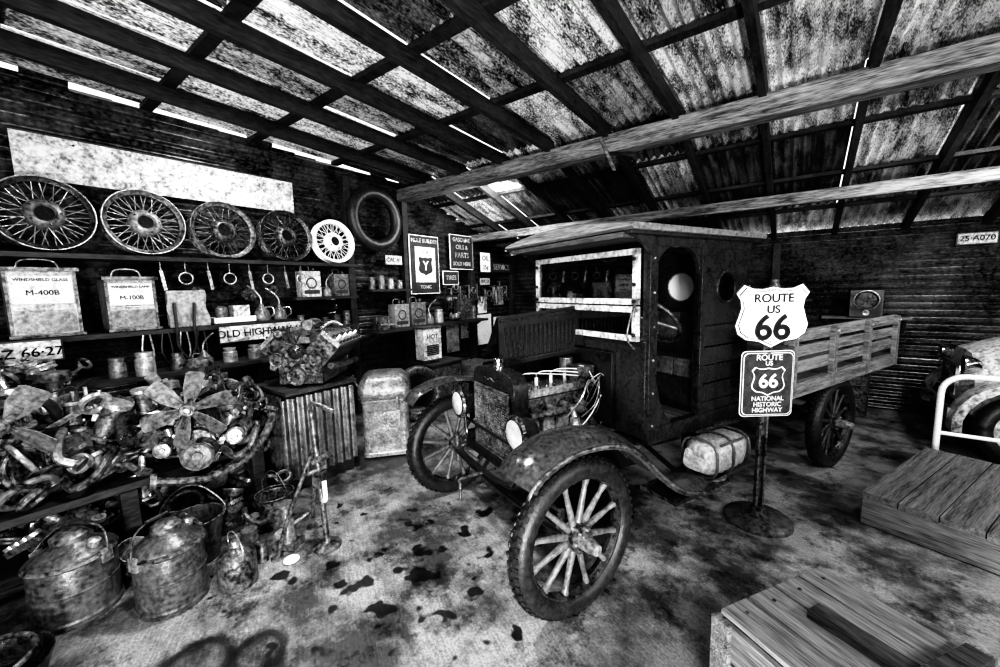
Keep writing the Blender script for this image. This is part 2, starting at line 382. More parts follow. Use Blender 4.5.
b.done(parent=truck,bev=.003)
b=B('hood_panel')
def hp(x0,x1,y0,z0,y1,z1):
    b.add([(x0,y0,z0),(x1,y0,z0*1.03),(x1,y1,z1*1.03),(x0,y1,z1),(x0,y0+.006,z0),(x1,y0+.006,z0*1.03),(x1,y1+.006,z1*1.03),(x0,y1+.006,z1)],
     [(0,1,2,3),(7,6,5,4),(0,4,5,1),(1,5,6,2),(2,6,7,3),(3,7,4,0)],'black')
hp(.05,.71,.03,1.1,.04,1.42); hp(.05,.71,.055,1.415,.25,1.12); hp(.05,.71,.255,1.1,.27,.62)
for i in range(16): b.box((.1+.037*i,.026,1.25+.0012*i),(.009,.016,.2),'gloss')
for z in(1.13,1.39): b.bar((.06,.026,z),(.7,.026,z*1.03),.01,.012,'gloss')
b.done(parent=truck)
b=B('cab')
HW=.54
b.box((.73,0,.96),(.04,2*HW,.6),'gloss'); b.box((.69,0,.92),(.03,.62,.5),'black')
for s_ in(-1,1):
    y=s_*HW
    b.box((.75,y,1.28),(.07,.05,1.26),'gloss')
    b.box((1.25,y,.68),(1.06,.05,.1),'gloss')
    b.box((1.25,y,1.86),(1.06,.05,.08),'gloss')
    b.plate_hole(1.2,1.79,1.3,1.84,1.5,1.57,.1,y,.03,'gloss')
    b.torus(.105,.012,'gloss',T(1.5,y+s_*.015,1.57,rx=90),28,8)
    for i in range(5): b.box((1.495,y,.68+.124*i+.062),(.59,.03+.012*(i%2),.116),'gloss')
    b.box((1.495,y+s_*.02,1.3),(.6,.03,.035),'gloss')
    b.box((1.22,y+s_*.008,1.28),(.04,.05,1.18),'gloss')
    def arc(cx,cz,sx,sz,r=.16,n=8):
        P=[(cx,cz)]+[(cx+sx*(r-r*math.sin(math.pi/2*i/n)),cz+sz*(r-r*math.cos(math.pi/2*i/n))) for i in range(n+1)]
        b.prism(P,.03,'gloss',Matrix.Translation((0,y+.015,0))@FRONT)
    arc(.785,1.82,1,-1); arc(1.2,1.82,-1,-1)
    b.prism([(.75,.7),(.98,.7),(.86,.82),(.8,1.0),(.785,1.15),(.75,1.15)],.03,'gloss',Matrix.Translation((0,y+.015,0))@FRONT)
    for z in(.75,.95,1.15,1.35,1.55,1.75): b.cyl((.75,y+s_*.024,z),(.75,y+s_*.032,z),.008,'steel',n=8)
b.X=T(1.79,0,0,rz=90); b.plate_hole(-HW,HW,.68,1.84,-.02,1.57,.12,0,.03,'gloss'); b.torus(.122,.012,'steel',T(-.02,.0,1.57,rx=90),28,8); b.cyl((-.02,-.004,1.57),(-.02,.004,1.57),.12,'sign',n=28); b.X=Matrix.Identity(4)  # white disc paints in the brightness seen through the rear porthole
b.box((1.25,0,.69),(1.06,2*HW,.04),'woody')
for i in range(5):
    b.box((1.52,-.4+.2*i,1.0),(.42,.19,.14),'leather'); b.box((1.72,-.4+.2*i,1.2),(.1,.19,.34),'leather')
b.box((1.5,0,.82),(.44,1.0,.24),'black')
b.cyl((.78,-.25,1.02),(1.14,-.25,1.32),.016,'iron')
b.torus(.2,.016,'grease',T(1.14,-.25,1.34,ry=50),36,10)
for i in range(4):
    a=math.pi/2*i+.3; q=T(1.14,-.25,1.34,ry=50)
    b.cyl(q@Vector((0,0,0)),q@Vector((.2*math.cos(a),.2*math.sin(a),0)),.01,'steel',n=8)
b.tube([(.9,-.1,.7),(.95,-.1,.95),(1.0,-.1,1.1)],.01,'steel'); b.lathe([(0,-.02),(.02,0),(0,.02)],'steel',T(1.0,-.1,1.11))
n=12; vs=[];fs=[]
for k,x in enumerate((.48,.5,1.83,1.85)):
    for i in range(n+1):
        y=-.63+1.26*i/n; zt=1.93+.05*(1-(y/.63)**2)
        inset=0 if k in(1,2) else .012
        vs+= [(x,y,1.895+inset),(x,y,zt-inset)]
w=2*(n+1)
for k in range(3):
    for i in range(n):
        a=k*w+2*i; fs+=[(a+1,a+3,a+3+w,a+1+w),(a,a+w,a+2+w,a+2)]
    fs+=[(k*w,k*w+1,k*w+1+w,k*w+w),(k*w+2*n,k*w+2*n+w,k*w+2*n+1+w,k*w+2*n+1)]
for k in(0,3):
    for i in range(n): a=k*w+2*i; fs.append((a,a+1,a+3,a+2))
b.add(vs,fs,'woody')
b.box((1.17,0,1.885),(1.32,1.2,.02),'gloss')
b.box((.62,0,1.87),(.26,1.12,.03),'dwood')
for s_ in(-1,1): b.prism([(.5,1.88),(.74,1.88),(.74,1.75),(.66,1.82),(.58,1.86)],.025,'gloss',Matrix.Translation((0,s_*.56+.012,0))@FRONT)
b.done(parent=truck,bev=.004)
b=B('windshield')
def wf(z0,z1,y0=-.5,y1=.5,x=.695):
    t=.036
    b.box((x,0,z0+t/2),(.03,y1-y0,t),'dirtyw'); b.box((x,0,z1-t/2),(.03,y1-y0,t),'dirtyw')
    for s_ in(-1,1): b.box((x,s_*(y1-t/2),(z0+z1)/2),(.03,t,z1-z0),'dirtyw')
    b.box((x,0,(z0+z1)/2),(.006,y1-y0-.05,z1-z0-.05),'glass')
wf(1.48,1.81); wf(1.26,1.47)
for z in(1.3,1.5,1.6,1.75):
    for s_ in(-1,1): b.cyl((.67,s_*.48,z),(.7,s_*.48,z),.012,'grease',n=10)
b.tube([(.68,-.5,1.5),(.62,-.52,1.45),(.6,-.5,1.3),(.66,-.5,1.22)],.006,'iron')
b.done(parent=truck)
def fender(name,s_):
    b=B(name); path=[(-.35,.78),(-.32,.82),(-.25,.865),(-.1,.91),(.08,.905),(.24,.86),(.38,.755),(.52,.625),(.68,.51),(.85,.45),(1.02,.43)]
    Q=[]
    for i in range(len(path)-1):
        a=path[max(i-1,0)];p=path[i];c=path[i+1];d=path[min(i+2,len(path)-1)]
        for j in range(4):
            t=j/4; Q.append(tuple(.5*((2*p[k])+(c[k]-a[k])*t+(2*a[k]-5*p[k]+4*c[k]-d[k])*t*t+(3*p[k]-a[k]-3*c[k]+d[k])*t**3) for k in(0,1)))
    Q.append(path[-1])
    sec=[(-.14,-.045),(-.135,-.02),(-.1,.0),(-.05,.014),(0,.018),(.05,.012),(.08,.002),(.1,-.004)]
    vs=[];n=len(sec)
    for i,(x,z) in enumerate(Q):
        x2,z2=Q[min(i+1,len(Q)-1)];x1,z1=Q[max(i-1,0)]; l=math.hypot(x2-x1,z2-z1); nx,nz=-(z2-z1)/l,(x2-x1)/l
        for off in(0,-.006):
            for (yy,h) in sec: vs.append((x+nx*(h+off),s_*(.70-yy*1.0),z+nz*(h+off)))
    fs=[];w=2*n
    for i in range(len(Q)-1):
        for j in range(n-1):
            a=i*w+j; fs+=[(a,a+1,a+1+w,a+w),(a+n,a+n+w,a+n+1+w,a+n+1)]
        a=i*w; fs+=[(a,a+w,a+w+n,a+n),(a+n-1,a+2*n-1,a+2*n-1+w,a+n-1+w)]
    for i in(0,len(Q)-1):
        for j in range(n-1): a=i*w+j; fs.append((a,a+n,a+n+1,a+1))
    b.add(vs,fs,'fend')
    b.tube([(x,s_*.84,z-.035) for x,z in path],.008,'iron')
    b.prism([(.1,.6),(.68,.56),(.68,.52),(.5,.62),(.38,.73),(.24,.84),(.1,.88)],.006,'black',Matrix.Translation((0,s_*.595,0))@FRONT)
    b.box((.86,s_*.72,.42),(.5,.24,.02),'grease')
    if s_<0: b.cyl((1.06,s_*.74,.432),(1.06,s_*.74,.44),.1,'galv',n=24)
    b.tube([(.05,s_*.62,.88),(.1,s_*.4,.7),(.12,s_*.3,.58)],.014,'black')
    b.cyl((.95,s_*.6,.42),(.95,s_*.3,.54),.015,'black')
    b.done(parent=truck)
fender('fender_near',-1); fender('fender_far',1)
b=B('canvas_bag')
n=24;vs=[];fs=[];K=17
for k in range(K):
    t=k/(K-1); x=-.23+.46*t; e=(1-abs(2*t-1)**6)**.5 if 0<t<1 else .0
    e=max(e,.6)
    for i in range(n):
        a=2*math.pi*i/n; c_,s_=math.cos(a),math.sin(a)
        rr_=.105*e/((abs(c_)**3.2+abs(s_)**3.2)**(1/3.2))*(1+.035*math.sin(7*t*6+a*3)+rnd(-.015,.015)); vs.append((x+.01*math.sin(3*a),rr_*c_,rr_*s_*1.02))
for k in range(K-1):
    for i in range(n): fs.append((k*n+i,k*n+(i+1)%n,(k+1)*n+(i+1)%n,(k+1)*n+i))
fs+=[tuple(range(n)),tuple((K-1)*n+i for i in range(n))]
b.add(vs,fs,'canvas',T(1.15,-.73,.555))
for x in(.98,1.15,1.32):
    P=[]
    for i in range(25):
        a=2*math.pi*i/24; c_,s_=math.cos(a),math.sin(a); q=.113/((abs(c_)**3.2+abs(s_)**3.2)**(1/3.2)); P.append((x,-.73+q*c_,.555+q*s_))
    b.tube(P,.008,'leather',sub=1)
b.tube([(1.04,-.82,.64),(1.07,-.86,.67),(1.2,-.86,.67),(1.24,-.82,.64)],.008,'leather')
b.box((1.2,-.7,.43),(.5,.22,.02),'dwood'); b.box((1.3,-.55,.5),(.03,.3,.12),'black')
b.done(parent=truck)
b=B('cargo_bed')
for i in range(8): b.box((3.0,-.66+.19*i,.82),(2.24,.18,.05),'bedw')
for s_ in(-1,1):
    b.box((3.0,s_*.35,.72),(2.2,.09,.14),'wood'); b.box((3.0,s_*.76,.81),(2.26,.05,.11),'bedw')
    for z,h in((.97,.09),(1.085,.08),(1.2,.09)): b.box((3.0,s_*.745,z),(2.24,.028,h),'bedw')
    for x in(1.98,2.65,3.35,4.05): b.box((x,s_*.775,1.01),(.07,.04,.46),'woody'); b.cyl((x,s_*.79,1.2),(x,s_*.81,1.2),.012,'steel',n=8)
for x in(2.1,2.7,3.3,3.9): b.box((x,0,.77),(.08,1.5,.06),'woody')
for z in(.97,1.085,1.2): b.box((1.9,0,z),(.03,1.5,.09),'woody')
b.box((4.1,0,.81),(.04,1.54,.11),'woody')
b.done(parent=truck,bev=.004)

# ------------------------------------------------------------ route sign
half=[(0,.93),(.28,.86),(.55,.88),(.8,1.0),(1.0,.74),(.88,.52),(.85,.28),(.92,0),(1,-.28),(.93,-.55),(.7,-.74),(.35,-.8),(0,-1)]
def sh(w,h):
    P=[(x*w,y*h) for x,y in half]; return P+[(-x,y) for x,y in P[-2:0:-1]]
b=B('route_sign_post')
b.lathe([(0,0),(.2,0),(.2,.02),(.18,.035),(.06,.05),(0,.05)],'can',n=36)
b.lathe([(.05,.05),(.045,.09),(.03,.1),(0,.1)],'iron')
b.box((-.022,0,.8),(.012,.03,1.5),'iron'); b.box((.022,0,.8),(.012,.03,1.5),'iron'); b.box((0,.012,.8),(.05,.006,1.5),'iron')
for i,(w,h,c) in enumerate(((.235,.205,'signk'),(.228,.198,'sign'),(.214,.184,'signk'),(.208,.178,'sign'))): b.prism(sh(w,h),.003,c,F(.01,-.02-.0031*i+.003,1.38))
Q=-.0345
b.text('ROUTE',.074,'signk',F(.01,Q,1.492),.001,1.05,.0018); b.text('US',.07,'signk',F(.01,Q,1.422),.001,1.05,.0018); b.text('66',.22,'signk',F(.01,Q,1.303),.001,1.05,.006)
def rr(w,h,r=.03,n=5):
    P=[]
    for cx,cy,a0 in((w-r,h-r,0),(-w+r,h-r,90),(-w+r,-h+r,180),(w-r,-h+r,270)):
        for i in range(n+1): a=R(a0+90*i/n); P.append((cx+r*math.cos(a),cy+r*math.sin(a)))
    return P
for i,(w,h,c) in enumerate(((.17,.215,'signl'),(.165,.21,'signd'),(.158,.203,'signl'),(.153,.198,'signd'))): b.prism(rr(w,h),.003,c,F(0,-.02-.0031*i+.003,.945))
b.text('ROUTE',.052,'signl',F(0,Q,1.118),.001,1,.001); b.text('US',.04,'signl',F(0,Q,1.08),.001,1,.001)
b.prism(sh(.108,.095),.002,'signl',F(0,-.031,.965)); b.prism(sh(.1,.087),.002,'signd',F(0,-.0325,.965)); b.text('66',.125,'signl',F(0,-.0355,.963),.001,1,.003)
for i,t in enumerate(('NATIONAL','HISTORIC','HIGHWAY')): b.text(t,.041,'signl',F(0,Q,.851-.038*i),.001,1,.0008)
for z in(1.54,1.22,1.145,.755): b.cyl((0,-.03,z),(0,-.038,z),.007,'steel',n=8)
b.done((4.5,3.03,0),36.87)

# ------------------------------------------------------------ right side things
b=B('wooden_platform')
for i in range(7): b.box((.64,-.09-.175*i,.2),(1.28+rnd(-.01,.01),.17,.045),'wood')
for x in(.04,.64,1.24): b.box((x,-.62,.14),(.08,1.22,.08),'woody')
b.box((.64,-.03,.09),(1.26,.06,.14),'wood'); b.box((.02,-.62,.09),(.05,1.22,.16),'woody')
b.box((.64,-1.2,.09),(1.26,.06,.16),'wood')
for i in range(7):
    for x in(.05,.64,1.22): b.cyl((x,-.09-.175*i,.222),(x,-.09-.175*i,.226),.008,'iron',n=8)
b.done((5.04,3.37,.0),67,bev=.004)
b=B('wooden_crate')
W,D,H=.56,.85,.42
for i in range(3):
    z=.07+.14*i
    b.box((0,-.0,z),(W,.02,.13),'wood'); b.box((0,-D,z),(W,.02,.13),'wood')
    b.box((-W/2,-D/2,z),(.02,D,.13),'woody'); b.box((W/2,-D/2,z),(.02,D,.13),'woody')
for i in range(4): b.box((-W/2+.07+.14*i,-D/2,H+.012),(.13,D+.02,.02),'woody')
for y in(-D/2,-D+.08): b.box((0,y,H+.034),(W+.02,.07,.022),'wood')
for sx in(-1,1):
    for y in(-.01,-D+.01): b.box((sx*(W/2+.015),y,H/2),(.02,.07,H),'wood'); b.box((sx*(W/2-.03),y+(.02 if y>-.1 else -.02),H/2),(.07,.02,H),'wood')
b.box((.0,-.43,H+.062),(.5,.06,.035),'dwood',T(0,0,0,rz=-3)); b.box((-.02,-.3,H+.04),(.07,.34,.03),'dwood',T(0,0,0,rz=4))
for i in range(4):
    for y in(-.04,-D+.04): b.cyl((-W/2+.07+.14*i,y,H+.022),(-W/2+.07+.14*i,y,H+.026),.007,'grease',n=8)
b.done((4.78-.28*math.cos(R(58)),1.96-.28*math.sin(R(58)),0),58,bev=.003)
b=B('pipe_bed_frame')
C=[(0,0,.0),(0,0,.66)]+[(.14-.14*math.cos(R(a)),0,.67+.14*math.sin(R(a))) for a in(15,30,45,60,75,90)]+[(1.24,0,.81)]+[(1.24+.14*math.sin(R(a)),0,.67+.14*math.cos(R(a))) for a in(15,30,45,60,75,90)]+[(1.38,0,0)]
b.tube(C,.022,'signl',10,sub=1)
b.cyl((0,0,.33),(1.38,0,.33),.016,'signl')
for x in(.45,.9): b.cyl((x,0,.33),(x,0,.81),.012,'signl')
b.done((5.62,4.66,0),-2)
b=B('old_car')
def loft(secs,m):
    n=len(secs[0]); vs=[v for s in secs for v in s]; fs=[]
    for i in range(len(secs)-1):
        for j in range(n-1): a=i*n+j; fs.append((a,a+1,a+1+n,a+n))
    fs+=[tuple(range(n)),tuple(range((len(secs)-1)*n,len(secs)*n))]
    b.add(vs,fs,m)
secs=[]
for x,w,zt,zb in((0,.34,.78,.45),(.06,.42,.92,.38),(.3,.46,1.02,.36),(.7,.5,1.07,.34),(.95,.54,1.1,.32),(1.0,.54,1.14,.32),(1.3,.56,1.5,.3),(2.1,.56,1.52,.3),(2.5,.52,1.2,.32),(2.7,.4,.7,.4)):
    secs.append([(x,-w,zb),(x,-w*1.03,(zb+zt)/2),(x,-w*.93,zt-.09),(x,-w*.6,zt-.01),(x,0,zt),(x,w*.6,zt-.01),(x,w*.93,zt-.09),(x,w*1.03,(zb+zt)/2),(x,w,zb)])
loft(secs,'dirtyw')
for s_ in(-1,1):
    for cx in(.35,2.2):
        b.torus(.25,.07,'rubber',T(cx,s_*.6,.32,rx=90)); b.lathe([(0,-.05),(.2,-.05),(.21,.05),(0,.06)],'dirtyw',T(cx,s_*.6,.32,rx=90))
        vs=[];fs=[]
        for i in range(13):
            a=math.pi*(i/12*1.1-.05)
            for yy,rr_ in((.4,.38),(.52,.42),(.68,.41),(.72,.36)): vs.append((cx+rr_*math.cos(a)*1.1,s_*yy,.34+rr_*math.sin(a)))
        for i in range(12):
            for j in range(3): a=i*4+j; fs.append((a,a+1,a+5,a+4))
        b.add(vs,fs,'dirtyw')
    b.lathe([(0,-.12),(.06,-.08),(.09,0),(.09,.02),(0,.03)],'chrome',T(.0,s_*.42,.82,ry=-90))
    b.bar((.2,s_*.47,.98),(.95,s_*.52,1.03),.02,.03,'grease')
    for i in range(8): b.box((.3+.08*i,s_*.5,.8),(.03,.03,.2),'grease')
b.bar((-.1,-.6,.42),(-.1,.6,.42),.03,.09,'chrome')
for i in range(11): b.box((-.01,-.25+.05*i,.65),(.03,.012,.28),'chrome')
b.box((.02,0,.65),(.02,.58,.3),'signk')
b.done((5.88,5.62,0),-2)
b=B('steel_drum'); b.lathe([(0,0),(.17,0),(.17,.17),(.18,.18),(.17,.19),(.17,.36),(.18,.37),(.17,.38),(.17,.5),(.175,.51),(.16,.49),(0,.49)],'iron',n=32); b.done((5.2,6.2,0))
b=B('speaker_box'); b.box((0,0,.16),(.3,.2,.32),'black'); b.lathe([(0,0),(.06,.0),(.1,.03),(.105,.035),(.11,.02)],'grease',T(0,-.1,.2,rx=90)); b.torus(.11,.01,'steel',T(0,-.105,.2,rx=90)); b.lathe([(0,0),(.03,.01),(.035,0)],'steel',T(0,-.1,.05,rx=90))
b.box((0,.03,-.015),(.8,.2,.03),'wood')
for s_ in(-1,1): b.bar((s_*.35,.12,-.2),(s_*.35,-.05,-.03),.03,.03,'beam')
b.done((5.3,6.42,1.15),0,bev=.004)

# ------------------------------------------------------------ plain signs
def board(name,w,h,lines,loc,rz,bg='paper',fg='signk',border=True,sx=1,rim='signk'):
    b=B(name); b.box((0,0,0),(w,.012,h),rim if border else bg)
    if border: b.box((0,-.007,0),(w-.02,.004,h-.02),bg)
    for (t,s,z) in lines: b.text(t,s,fg,F(0,-.011,z),.001,sx,.001)
    return b.done(loc,rz)
board('old_highway_sign',.74,.16,[('OLD HIGHWAY 66',.092,0)],(.56,1.66,1.245),90,'dirtyw')
board('license_plate',.33,.15,[('AZ 66·27',.085,-.01)],(.56,.2,1.255),90,'dirtyw')
board('enamel_poster',.58,.86,[('MULE BUILDER',.078,.35),('TONIC',.07,-.33)],(.14,4.16,1.97),90,'signd','sign',rim='sign')
b=B('paper_notice'); b.box((0,0,0),(.4,.006,.52),'paper'); b.text('FOR',.08,'signk',F(0,-.004,.18)); b.prism(sh(.14,.14),.002,'signd',F(0,-.003,-.02)); b.text('Y',.2,'sign',F(0,-.006,-.02)); b.done((.158,4.16,1.97),90)
board('gasoline_board',.56,.56,[('GASOLINE',.09,.2),('OILS &',.1,.08),('PARTS',.12,-.05),('SOLD HERE',.085,-.19)],(.13,5.0,2.2),90,'signd','sign',rim='sign')
board('service_board',.66,.2,[('SERVICE',.14,0)],(.13,6.1,1.98),90,'signd','sign')
board('price_board',.3,.36,[('OIL',.12,.07),('25¢',.11,-.09)],(.13,5.62,2.06),90,'sign','signk')
board('tin_sign',.36,.22,[('TIRES',.1,0)],(.13,4.72,1.78),90,'signd','sign',rim='sign')
board('license_plate',.3,.13,[('25·A070',.075,0)],(6.15,6.5,2.0),0,'dirtyw')
board('license_plate',.3,.14,[('CAL 41',.08,0)],(.12,3.6,2.02),90,'dirtyw')
board('license_plate',.3,.14,[('NM 1938',.075,0)],(.12,4.75,1.44),90,'signd','signl')
board('license_plate',.3,.14,[('TEX 52',.08,0)],(.12,5.6,1.72),90,'dirtyw')
b=B('wall_plank'); b.box((0,0,0),(2.0,.02,.34),'dirtyw'); b.box((0,-.012,.165),(2.0,.01,.012),'beam')
for i in range(9): b.cyl((-.9+.22*i,-.01,.12),(-.9+.22*i,-.016,.12),.008,'iron',n=8)
b.done((.06,1.3,2.66),90,ry=0)

# ------------------------------------------------------------ wall shelves
def plank(name,y0,y1,x0,x1,z,t=.035,m='beam',braces=True):
    b=B(name); b.box(((x0+x1)/2,(y0+y1)/2,z-t/2),(x1-x0,y1-y0,t),m)
    if braces:
        n=max(2,int((y1-y0)/1.0)+1)
        for i in range(n):
            y=y0+.1+(y1-y0-.2)*i/(n-1); b.bar((x0,y,z-.2),(x1-.1,y,z-t),.04,.04,'beam')
    return b.done()
plank('wheel_shelf',-.18,2.88,.03,.36,1.93,braces=False)
plank('tool_shelf',-.18,2.05,.03,.5,1.33)
plank('tool_shelf',3.02,5.2,.13,.5,1.1)
def wire_wheel(y,z,r,hub,m='steel',m2='iron'):
    b=B('wire_wheel'); A=Matrix.Rotation(R(90),4,'X')
    b.lathe([(r,-.05),(r+.004,-.045),(r-.012,-.03),(r-.028,-.02),(r-.028,.02),(r-.012,.03),(r+.004,.045),(r,.05),(r-.018,.034),(r-.036,.024),(r-.036,-.024),(r-.018,-.034)],m2,A,44,True)
    b.torus(r-.002,.005,m,Matrix.Translation((0,-.048,0))@A,44,6)
    b.lathe([(.11,-.02),(.11,.02),(.1,.045),(.085,.062),(.065,.07),(.055,.06),(.05,.04)],hub,A,28)
    b.lathe([(.055,.045),(.0,.045)],'blind',A,28)
    for i in range(40):
        a=2*math.pi*i/40; a2=a+(.22 if i%2 else -.22); yy=-.03 if i%4<2 else .04
        b.cyl((.1*math.cos(a2),yy,.1*math.sin(a2)),((r-.03)*math.cos(a),rnd(-.01,.01),(r-.03)*math.sin(a)),.0033,m,n=5)
    for i in range(5):
        a=2*math.pi*i/5; b.cyl((.085*math.cos(a),-.05,.085*math.sin(a)),(.085*math.cos(a),-.07,.085*math.sin(a)),.008,'grease',n=6)
    return b.done((.21,y,z),90,rx=-7)
for i,(y,z,mm,hb,m2) in enumerate(((.4,2.215,'steel','tin','grease'),(.96,2.215,'steel','galv','iron'),(1.53,2.205,'iron','iron','iron'),(2.11,2.205,'iron','iron','grease'),(2.66,2.19,'white','white','white'))): wire_wheel(y,z-.002,.268 if i<4 else .25,hb,mm,m2)
b=B('tyre'); b.torus(.33,.074,'rubber',Matrix.Rotation(R(90),4,'X'),48,14)
for i in range(50):
    for s_ in(-1,1): b.box((0,s_*.025,0),(.024,.034,.014),'rubber',Matrix.Rotation(2*math.pi*(i+.25*s_)/50,4,'Y')@Matrix.Translation((0,0,.4))@Matrix.Rotation(R(-20*s_),4,'X'))
b.done((.22,3.27,2.52),90)
b=B('tyre'); b.torus(.28,.055,'iron',Matrix.Rotation(R(90),4,'X'),44,12); b.done((.95,3.2,.34),75,rx=-6)
def cabinet(y,w,h,lines):
    b=B('parts_cabinet'); b.box((0,.12,h/2),(w,.24,h),'galv'); b.box((0,-.004,h*.72),(w*.86,.008,h*.42),'paper'); b.box((0,-.003,h*.24),(w*.86,.008,h*.34),'tin')
    b.box((0,.1,h+.012),(w+.03,.3,.024),'iron'); b.box((0,.1,.01),(w+.02,.28,.02),'iron')
    for s_ in(-1,1): b.box((s_*(w/2-.008),-.006,h/2),(.016,.012,h),'iron')
    for t,s,z in lines: b.text(t,s,'signk',F(0,-.0105,z),.001,1,.0006)
    b.tube([(-.04,-.01,h*.47),(-.04,-.03,h*.47),(.04,-.03,h*.47),(.04,-.01,h*.47)],.005,'steel',sub=1)
    b.tube([(-w*.3,.1,h+.02),(-w*.2,.1,h+.08),(w*.2,.1,h+.08),(w*.3,.1,h+.02)],.006,'steel')
    b.done((.42,y,1.335),90,bev=.003)
cabinet(.32,.34,.46,[('WINDSHIELD GLASS',.028,.4),('M-400B',.05,.31)])
cabinet(.78,.3,.4,[('WINDSHIELD LAMP',.026,.345),('M-100B',.045,.26)])

def obj(name,prof,loc,m,n=24,extra=None,rz=0,rx=0,ry=0,scale=1):
    b=B(name); b.lathe(prof,m,n=n)
    if extra: extra(b)
    return b.done(loc,rz,rx=rx,ry=ry,scale=scale)
def jar(loc,r=.05,h=.14,m='tin',name='glass_jar'):
    obj(name,[(0,0),(r,0),(r,h*.7),(r*.8,h*.8),(r*.8,h*.84),(r*.88,h*.85),(r*.88,h),(0,h)],loc,m)
def oilcan(loc,s=1,rz=0):
    def ex(b):
        b.tube([(0,0,.11*s),(0,0,.17*s),(.03*s,0,.22*s),(.09*s,0,.27*s)],.007*s,'steel'); b.tube([(-.05*s,0,.02*s),(-.09*s,0,.05*s),(-.08*s,0,.1*s),(-.03*s,0,.1*s)],.006*s,'steel')
    obj('oil_can',[(0,0),(.055*s,0),(.058*s,.02*s),(.05*s,.07*s),(.02*s,.11*s),(.012*s,.13*s),(0,.13*s)],loc,'tin',extra=ex,rz=rz)
def bigcan(loc,r,h,name='fuel_can',m='can',rz=0):
    def ex(b):
        b.lathe([(r+.002,h*.06),(r+.009,h*.09),(r+.002,h*.12)],m); b.lathe([(r+.001,h*.5),(r+.006,h*.52),(r+.001,h*.54)],m); b.lathe([(r+.002,h*.9),(r+.012,h*.93),(r+.002,h*.97)],'iron')
        b.lathe([(.0,0),(r*.42,0),(r*.44,.025),(r*.3,.045),(0,.05)],'iron',T(0,0,h*1.17)); b.lathe([(0,0),(.025,0),(.025,.035),(0,.04)],'steel',T(r*.66,.0,h*1.05,ry=20))
        b.tube([(-r*1.02,0,h*.9),(-r*1.08,.0,h*1.0),(-r*.7,.05,h*1.25),(0,.06,h*1.33),(r*.7,.05,h*1.25),(r*1.08,0,h*1.0),(r*1.02,0,h*.9)],.005,'iron')
        b.cyl((-.05,.06,h*1.33),(.05,.06,h*1.33),.011,'dspoke')
        for s_ in(-1,1): b.box((s_*(r+.006),0,h*.9),(.014,.05,.07),'steel')
    obj(name,[(0,0),(r*.98,0),(r,.01),(r,h*.94),(r*.98,h*.97),(r*.8,h*1.03),(r*.46,h*1.14),(r*.4,h*1.17),(0,h*1.17)],loc,m,36,ex,rz=rz)
bigcan((1.74,.18,0),.165,.33,rz=40); bigcan((2.07,.49,0),.15,.34,m='can',rz=110)
def ex(b):
    b.tube([(-.09,0,.17),(-.1,0,.25),(0,0,.3),(.1,0,.25),(.09,0,.17)],.004,'steel'); b.lathe([(0,0),(.025,0),(.02,.03),(0,.03)],'steel',T(0,0,.22))
obj('oil_pail',[(0,0),(.09,0),(.095,.01),(.095,.16),(.09,.17),(.06,.2),(.03,.22),(0,.22)],(2.22,.74,0),'iron',extra=ex)
def ex(b):
    b.torus(.15,.006,'iron',T(0,0,.27)); b.tube([(-.15,0,.25),(-.17,0,.33),(-.08,0,.44),(0,0,.47),(.08,0,.44),(.17,0,.33),(.15,0,.25)],.005,'iron')
obj('metal_bucket',[(0,0),(.11,0),(.15,.27),(.144,.27),(.106,.01),(0,.01)],(1.78,.68,0),'can',extra=ex,rz=50)
obj('metal_bucket',[(0,0),(.11,0),(.15,.25),(.144,.25),(.106,.01),(0,.01)],(1.78,1.14,0),'iron',extra=ex,rz=10,scale=.8)
def ex(b):
    b.torus(.16,.012,'iron',T(0,0,.14)); b.cyl((-.3,0,.16),(.1,0,.16),.012,'iron')
obj('drain_pan',[(0,0),(.17,0),(.21,.11),(.215,.11),(.18,.0)],(2.08,-.14,.0),'grease',extra=ex,rz=20)
jar((2.02,.88,0),.05,.17,'tin','grease_tin'); jar((2.13,.9,0),.035,.12,'iron','grease_tin')
b=B('jack_stand')
b.lathe([(0,0),(.085,0),(.085,.012),(.03,.03),(.02,.06),(0,.06)],'iron')
b.cyl((0,0,.04),(-.06,.02,.86),.018,'iron'); b.tube([(-.06,.02,.86),(-.07,.02,.9),(-.03,.02,.92),(.1,.02,.88)],.015,'iron',sub=3)
for a in(150,220):
    c,s_=math.cos(R(a)),math.sin(R(a)); b.tube([(-.05,.02,.66),(c*.2,s_*.2,.25),(c*.28,s_*.28,.0)],.012,'iron'); b.cyl((c*.28,s_*.28,0),(c*.28,s_*.28,.012),.035,'iron')
b.tube([(-.02,.01,.3),(.05,-.04,.34),(.06,-.05,.42),(.05,-.04,.46)],.014,'signl'); b.box((-.03,.01,.44),(.06,.06,.1),'iron'); b.cyl((-.05,-.05,.5),(-.02,.06,.5),.01,'steel'); b.cyl((-.06,0,.55),(.04,.03,.6),.02,'iron')
b.done((2.33,1.2,0),20)
b=B('floor_jack'); b.box((0,0,.02),(.14,.12,.04),'iron'); b.lathe([(.05,0),(.04,.14),(.03,.16),(.03,.22),(.045,.23),(.045,.25),(0,.25)],'tin',T(0,0,.04)); b.cyl((.0,0,.12),(.12,.05,.2),.01,'steel'); b.lathe([(0,0),(.03,0),(.03,.03),(0,.03)],'galv',T(0,-.05,.12,rx=90)); b.done((2.12,1.06,0),30)
obj('white_disc',[(0,.004),(.03,.0),(.045,.008),(.042,.012),(.028,.005),(0,.008)],(2.28,1.0,.0),'sign')  # small white disc set at a white round spot on the floor
obj('white_disc',[(0,.004),(.022,.0),(.032,.008),(.03,.012),(.02,.005),(0,.008)],(2.55,.2,.0),'sign')  # second, smaller white disc for another white floor spot

